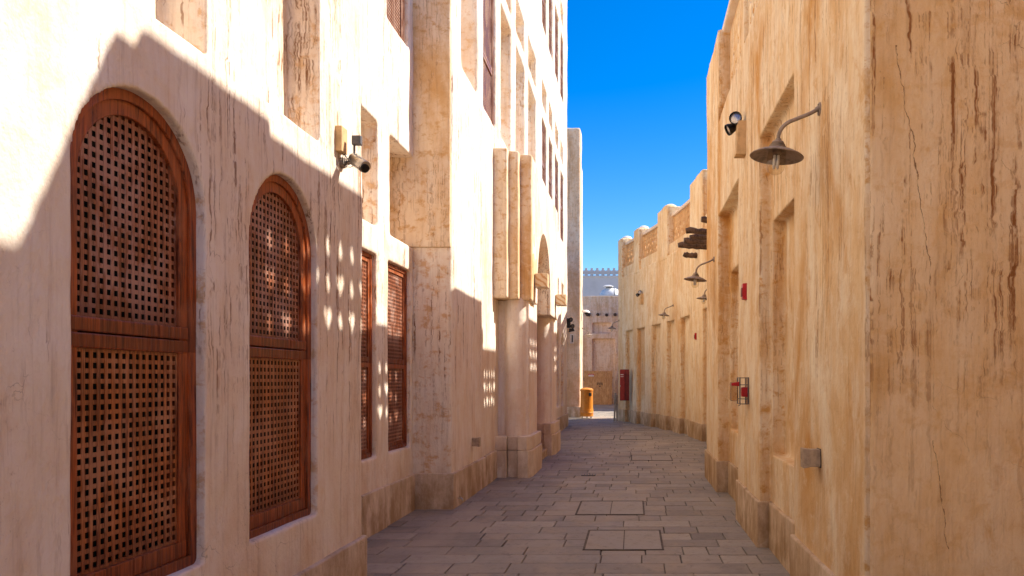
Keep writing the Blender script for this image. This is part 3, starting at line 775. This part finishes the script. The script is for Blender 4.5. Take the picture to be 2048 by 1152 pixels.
copy_tree(lamp, (1.90, 17.0, 3.72), 0, 'gooseneck lamp half hidden behind the edge of the near right block')
def on_curve(y, off=0):
    s = s_at_y(y); p = at(s, off); q = at(s, off + 1); a = math.atan2(q.y - p.y, q.x - p.x); return p, a
p, a = on_curve(22.4); copy_tree(lamp, (p.x, p.y, 3.80), a * .2, 'gooseneck lamp on the curved wall above its blind niches')
p, a = on_curve(28.3); copy_tree(lamp, (p.x, p.y, 3.80), a * .2, 'gooseneck lamp at the far end of the curved wall above the red cabinet')
copy_tree(lamp, (-2.16, 31.6, 3.73), math.pi, 'sunlit gooseneck lamp on the side of the tower above the orange bin')

# floodlights
def floods(loc, rz, label, boxdim, grp='pairs of black floodlights on plaster blocks'):
    w_, d_, h_ = boxdim
    t = thing('floodlight_pair', label, 'floodlight', loc, grp, rz)
    b = B(); b.prism([(-w_, 0), (.02, 0.0), (.02, h_), (-w_ * .75, h_)], -d_ / 2, d_ / 2, 'y')
    put('block', b, 'ochre_box', t, False, .006, world=False)
    for (c, aim, r) in (((-.10, 0, h_ + .045), (-.35, -1, .05), .068), ((-.15, .12, h_ - .03), (-1, -.15, -.55), .062)):
        c = Vector(c); m_ = Vector(aim).normalized().to_track_quat('Z', 'Y').to_matrix()
        h = put('floodlight', B().lathe([(0, -.10), (.028, -.098), (.045, -.06), (r * .92, -.01), (r, 0), (r, .028), (r - .006, .028), (r - .006, .008)], c, 24, m_), 'black_metal', t, True, world=False)
        put('lens', B().lathe([(0, .018), (r * .5, .014), (r - .005, .006)], c, 24, m_), 'steel', h, True, world=False)
    put('bracket', B().tube([(-.06, 0, h_ - .01), (-.07, .02, h_ + .02), (-.11, .04, h_ + .01)], .012), 'black_metal', t, True, world=False)
    return t
fl = floods((XR, 7.98, 3.98), 0, 'pair of black floodlights on an ochre block high on the right wall', (.11, .16, .36))
p, a = on_curve(25.6)
copy_tree(fl, (p.x, p.y, 4.15), a, 'small pair of black floodlights on a block midway along the curved wall')
t = thing('floodlight_pair', 'two black floodlights stacked at the far corner of the left facade', 'floodlight', (-2.2, 25.05, 3.5))
for z, dx in ((3.58, .10), (3.36, .16)):
    m_ = Vector((.7, -.7, -.1)).normalized().to_track_quat('Z', 'Y').to_matrix()
    h = put('floodlight', B().lathe([(0, -.09), (.05, -.07), (.075, 0), (.075, .03), (.066, .03), (.066, .01)], (-2.2 + dx, 25.05, z), 20, m_), 'black_metal', t, True)
    put('lens', B().lathe([(0, .018), (.066, .008)], (-2.2 + dx, 25.05, z), 20, m_), 'grey_plastic', h)
put('bracket', box(-2.24, -2.1, 25.0, 25.06, 3.3, 3.62), 'black_metal', t)
t = thing('wall_light', 'small black wall lantern with white box body at the left facade end', 'wall light', (-2.1, 25.1, 2.9))
put('body', box(-2.12, -2.0, 25.02, 25.12, 2.78, 3.1), 'white_paint', t, False, .006)
put('slot', box(-2.06, -2.02, 25.012, 25.03, 2.82, 3.06), 'black_metal', t)
put('hood', B().prism([(-2.16, 3.16), (-1.96, 3.20), (-2.0, 3.28), (-2.14, 3.28)], 24.98, 25.12, 'y'), 'black_metal', t, False, .004)
t = thing('dome_camera', 'white dome camera on a bracket sticking out of the tower side', 'security camera', (-2.16, 31.2, 4.35))
put('bracket', B().tube([(-2.18, 31.2, 4.42), (-2.05, 31.2, 4.45), (-1.98, 31.2, 4.42)], .03), 'white_paint', t, True)
put('housing', B().lathe([(0, .12), (.08, .10), (.15, .04), (.17, 0), (0, 0)], (-1.96, 31.2, 4.36), 20), 'white_paint', t, True)
put('dome', B().lathe([(.09, 0), (.08, -.05), (.05, -.08), (0, -.09)], (-1.96, 31.2, 4.36), 20), 'black_metal', t, True)

# alabaster box lights on the portal
def boxlight(loc, label):
    t = thing('box_light', label, 'wall light', loc, 'square alabaster box lights on the portal')
    put('shade', box(.012, .225, -.115, .115, -.115, .115), 'alabaster', t, False, .005, world=False)
    put('backplate', box(-.02, .012, -.10, .10, -.10, .10), 'bronze', t, world=False)
    b = B(); b.box(.010, .229, -.119, -.111, -.119, -.107); b.box(.010, .229, .111, .119, -.119, -.107); b.box(.221, .229, -.110, .110, -.119, -.107)
    put('trim', b, 'bronze', t, world=False)
    return t
bl = boxlight((XP, 12.62, 3.25), 'alabaster box light nearer the camera, beside the stepped fins of the portal')
copy_tree(bl, (XP, 16.0, 3.28), 0, 'alabaster box light farther from the camera, past the portal arch')

# cctv camera on the near left wall
t = thing('security_camera', 'steel bullet camera with cables below an ochre box on the near left wall', 'security camera', (XA, 5.04, 3.2))
put('junction_box', box(XA - .01, XA + .045, 5.0, 5.10, 3.13, 3.30), 'ochre_box', t, False, .004)
put('mount_plate', B().cyl((XA - .01, 5.10, 3.075), (XA + .03, 5.10, 3.075), .04, .035, 18), 'lamp_metal', t, True)
put('arm', B().tube([(XA + .02, 5.10, 3.075), (XA + .08, 5.09, 3.078), (XA + .105, 5.08, 3.07), (XA + .12, 5.07, 3.06)], .014), 'lamp_metal', t, True)
d = Vector((.105, -.10, -.075)); c0 = Vector((XA + .095, 5.07, 3.085)); e = c0 + d * 1.05
cb_ = B().cyl(c0, e, .034, .034, 24); put('camera_body', cb_, 'steel', t, True, .003)
put('sunshield', B().cyl(c0 + Vector((.006, 0, .012)) - d * .05, e + Vector((.006, 0, .012)) + d * .12, .036, .036, 24), 'steel', t, True, .003)
m_ = d.normalized().to_track_quat('Z', 'Y').to_matrix()
put('lens', B().lathe([(0, .004), (.026, .004), (.03, 0), (.0301, -.01)], e + d * .13, 20, m_), 'black_metal', t, True)
ab = B(); ab.box(XA + .085, XA + .15, 5.06, 5.10, 3.19, 3.255)
put('power_box', ab, 'grey_plastic', t, False, .008)
put('post', B().tube([(XA + .10, 5.08, 3.19), (XA + .10, 5.08, 3.08)], .008), 'grey_plastic', t, True)
cbk = B(); rr = random.Random(2)
for k in range(4):
    pts = [(XA + .03 + .02 * math.sin(i * .9 + k) + .012 * i, 5.04 + .006 * k, 3.12 - .045 * math.sin(i / 7 * math.pi) * (1 + .3 * k) + rr.uniform(-.004, .004)) for i in range(8)]
    cbk.tube(pts, .0026, 6)
put('cable', cbk, 'black_metal', t, True)

# small step lights
def steplight(loc, rz, label):
    t = thing('step_light', label, 'wall light', loc, 'small metal step lights low on the walls', rz)
    put('housing', box(0.0, .075, -.045, .045, -.055, .055), 'bronze', t, False, .004, world=False)
    put('visor', B().prism([(.072, -.058), (.11, -.064), (.112, .062), (.072, .058)], -.047, .047, 'y'), 'bronze', t, False, .003, world=False)
    put('backplate', box(-.02, .004, -.05, .05, -.06, .06), 'black_metal', t, world=False)
    return t
st = steplight((XD, 10.27, .725), 0, 'small bronze step light low on the left facade before the portal')
copy_tree(st, (XR, 4.80, 1.09), math.pi, 'small bronze step light on the near right wall beside the large corner')
t = thing('water_tap', 'tiny metal tap sticking out of the left plinth just above the paving', 'tap', (XD + .035, 9.3, .1))
put('pipe', B().tube([(XD + .02, 9.3, .11), (XD + .07, 9.3, .11), (XD + .09, 9.3, .10), (XD + .095, 9.3, .075)], .009), 'steel', t, True)
put('handle', B().cyl((XD + .06, 9.3, .118), (XD + .06, 9.3, .135), .016, .014, 10), 'bronze', t, True)

# fire fittings
def strobe(loc, label, w_=.04, rz=0):
    t = thing('fire_beacon', label, 'fire alarm', loc, 'red fire alarm beacons on the right side walls', rz)
    put('body', B().prism([(0.01, -.09), (-w_, -.075), (-w_, .085), (0.01, .09)], -.05, .05, 'y'), 'red_plastic', t, False, .004, world=False)
    put('lens', box(-w_ - .012, -w_, -.035, .035, -.05, .04), 'red_paint', t, False, .003, world=False)
    return t
sb_ = strobe((XR, 7.92, 2.52), 'red fire alarm beacon on the near right block above the guarded call point')
p, a = on_curve(19.8); copy_tree(sb_, (p.x, p.y, 2.72), a, 'smaller red fire alarm beacon on the curved wall')
t = thing('fire_call_point', 'red fire call point inside a clear guard with red handle on right wall', 'fire alarm', (XR, 7.8, 1.46))
y = 7.74
put('backplate', box(XR - .02, XR + .02, y - .07, y + .09, 1.335, 1.61), 'clear_plastic', t)
put('call_point', box(XR - .075, XR, y - .045, y + .045, 1.41, 1.51), 'red_plastic', t, False, .012)
gf = B()
for yy in (y - .075, y + .09):
    for xx in (XR - .10, XR - .015): gf.box(xx - .006, xx + .006, yy - .006, yy + .006, 1.335, 1.612)
for z in (1.338, 1.39, 1.535, 1.606):
    gf.box(XR - .10, XR - .015, y - .079, y - .071, z - .004, z + .004); gf.box(XR - .104, XR - .096, y - .07, y + .085, z - .004, z + .004)
put('guard_frame', gf, 'grey_plastic', t)
put('cover', box(XR - .185, XR - .108, y - .02, y + .10, 1.37, 1.56), 'clear_plastic', t, False, .01)
ge = B(); ge.box(XR - .188, XR - .184, y - .024, y - .018, 1.368, 1.562); ge.box(XR - .184, XR - .108, y - .024, y - .018, 1.366, 1.370); put('cover_edge', ge, 'grey_plastic', t)
put('handle', B().prism([(XR - .18, 1.525), (XR - .10, 1.520), (XR - .10, 1.567), (XR - .18, 1.552)], y - .04, y + .02, 'y'), 'red_plastic', t, False, .004)
put('cord', B().tube([(XR - .09, y - .06, 1.34), (XR - .10, y - .065, 1.325), (XR - .115, y - .07, 1.318)], .004), 'grey_plastic', t, True)

t = thing('hose_cabinet', 'tall red fire hose cabinet mounted on the far end of the curved wall', 'cabinet', (-.35, 27.2, .8))
cbx = B(); cbx.box(-.46, -.14, 27.0, 27.35, .80, 1.93); put('body', cbx, 'red_paint', t, False, .008)
# its door faces the alley on the left-hand half
put('door', box(-.475, -.30, 26.955, 27.0, .815, 1.915), 'cabinet_red', t, False, .008)
put('handle', box(-.468, -.445, 26.93, 26.955, 1.30, 1.36), 'steel', t, False, .004)
hb = B()
for z in (1.05, 1.72): hb.box(-.298, -.285, 26.96, 27.0, z - .04, z + .04)
put('hinge', hb, 'black_metal', t)
nb_ = B(); nb_.box(-.45, -.345, 26.950, 26.954, 1.725, 1.755); nb_.box(-.45, -.345, 26.950, 26.954, 1.66, 1.678); put('nameplate', nb_, 'white_paint', t)

# logs by the end of the near block
for k, (z, y, L, r, lab) in enumerate((
    (4.78, 15.1, .50, .06, 'short dark roof beam end, highest of the group beside the near right block'),
    (4.77, 16.15, .74, .074, 'long thick weathered beam end, second from the top of the group'),
    (4.78, 16.9, .60, .06, 'dark beam end in the middle of the protruding group'),
    (4.80, 17.5, .68, .072, 'thick weathered beam end, fourth from the top of the group'),
    (4.80, 18.05, .76, .078, 'split dark beam end, lowest of the long ones in the group'),
    (4.84, 19.7, .36, .075, 'short round beam end standing apart below the group'))):
    p, a = on_curve(y)
    x1 = p.x + .05
    o = put('beam_end', log(x1, p.y, z, (-L - .05, -.04, .03), r, '', k, .16), 'old_log', None, True)
    me = o.data; me.transform(Matrix.Translation((-x1, -p.y, -z))); o.location = (x1, p.y, z)
    tag(o, lab, 'beam', 'roof beam ends sticking out of the curved wall')

# bin, door leaves, boards
t = thing('litter_bin', 'round orange litter bin on short castors at the tower corner', 'bin', (-1.87, 30.1, 0))
put('body', B().lathe([(0, .34), (.255, .34), (.255, .36), (.245, 1.08), (.25, 1.10), (0, 1.10)], (-1.87, 30.1, 0), 36), 'orange_plastic', t, True)
put('base_drum', B().lathe([(0, .07), (.25, .07), (.268, .09), (.268, .22), (.272, .225), (.268, .23), (.268, .345), (.26, .35), (0, .35)], (-1.87, 30.1, 0), 36), 'orange_plastic', t, True)
put('lid', B().lathe([(0, 1.10), (.262, 1.10), (.268, 1.12), (.262, 1.16), (.20, 1.205), (.1, 1.225), (0, 1.23)], (-1.87, 30.1, 0), 36), 'orange_plastic', t, True)
m_ = Matrix.Rotation(R(38), 4, 'Z')
ob = B(); ob.box(-.06, .06, -.266, -.235, .90, 1.03); ob.xf(Matrix.Translation((-1.87, 30.1, 0)) @ m_); put('opening', ob, 'black_metal', t, False, .006)
for dx, dy in ((-.18, -.12), (.18, -.12), (0, .2)): put('castor', B().cyl((-1.89 + dx, 30.1 + dy, .035), (-1.85 + dx, 30.1 + dy, .035), .036, n=14), 'black_metal', t, True)

t = thing('wooden_door', 'double leaf plank door leaning unhung against the far end wall', 'door', (-2.15, 45.3, 0))
tilt = Matrix.Translation((-2.15, 45.3, 0)) @ Matrix.Rotation(R(-5), 4, 'X') @ Matrix.Rotation(R(.8), 4, 'Y')
def leaf(x0, n, w_):
    b = B()
    for i in range(n): b.box(x0 + i * w_ + .003, x0 + (i + 1) * w_ - .003, (i % 2) * .004, .035, .02, 2.06 + .01 * i * .3)
    return b
put('leaf', leaf(-.86, 6, .148).xf(tilt), 'plank_wood', t); put('leaf', leaf(.035, 6, .138).xf(tilt), 'plank_wood', t)
lb = B(); lb.box(-.90, .90, .036, .07, .25, .37); lb.box(-.90, .90, .036, .07, 1.6, 1.72); lb.box(.02, .036, -.008, .03, .02, 2.05); put('batten', lb.xf(tilt), 'plank_wood', t)
bo = B(); bo.box(-.06, .28, -.022, -.004, 1.31, 1.345); bo.cyl((-.02, -.02, 1.25), (-.02, 0, 1.25), .03, n=10); bo.cyl((.12, -.02, 1.25), (.12, 0, 1.25), .03, n=10); bo.cyl((.24, -.02, 1.25), (.24, 0, 1.25), .03, n=10); bo.box(.08, .15, -.022, -.004, 1.10, 1.16); put('bolt', bo.xf(tilt), 'black_metal', t)
put('handle', B().tube([(-.86, -.01, 1.45), (-.88, -.05, 1.5), (-.88, -.05, 1.58), (-.86, -.01, 1.63)], .014).xf(tilt), 'black_metal', t, True)
sg = put('sign', box(-.60, -.24, -.012, -.004, 1.80, 1.875).xf(tilt), 'red_plastic', t)
put('sign_panel', box(-.585, -.26, -.012, -.004, 1.735, 1.79).xf(tilt), 'white_paint', t)
cu = bpy.data.curves.new('txt', 'FONT'); cu.body = 'DANGER'; cu.size = .07; cu.extrude = .001; cu.align_x = 'CENTER'
to = bpy.data.objects.new('txt', cu); S.collection.objects.link(to); dg = C.evaluated_depsgraph_get(); dg.update()
tm = bpy.data.meshes.new_from_object(to.evaluated_get(dg)); bpy.data.objects.remove(to)
tm.transform(tilt @ Matrix.Translation((-.42, -.0145, 1.812)) @ Matrix.Rotation(R(90), 4, 'X'))
link('sign_text', tm, 'white_paint', t)

for k, (x0, h, dz, lab) in enumerate(((-.70, 1.07, 0, 'pale narrow board leaning against the curved wall end, left of two'), (-.60, 1.0, .1, 'greyish board leaning against the curved wall end, right of two'))):
    b = box(-.035, .035, 0, .018, 0, h); b.xf(Matrix.Translation((x0, 27.95 + k * .03, 0)) @ Matrix.Rotation(R(-9), 4, 'X') @ Matrix.Rotation(R(2 - 3 * k), 4, 'Y'))
    o = put('leaning_board', b, 'grey_board', None, False, .003); me = o.data; me.transform(Matrix.Translation((-x0, -27.95, 0))); o.location = (x0, 27.95, 0)
    tag(o, lab, 'board', 'boards leaning at the curved wall end')

# ------------------------------------------------------------------ added unseen building behind the camera, bounces light into the alley
PB = thing('bounce_building', 'added unseen pale plaster building behind the camera that bounces light into the alley', 'building', (0, -14, 0))
cutr = B()
for x in range(-14, 15, 4): cutr.prism(arch(x, x + 1.4, .6, 3.0), -14.6, -13.6, 'y')
me = cut(box(-18, 18, -15, -14, -.1, 7.5), cutr)
link('wall', me, 'white_plaster', PB)
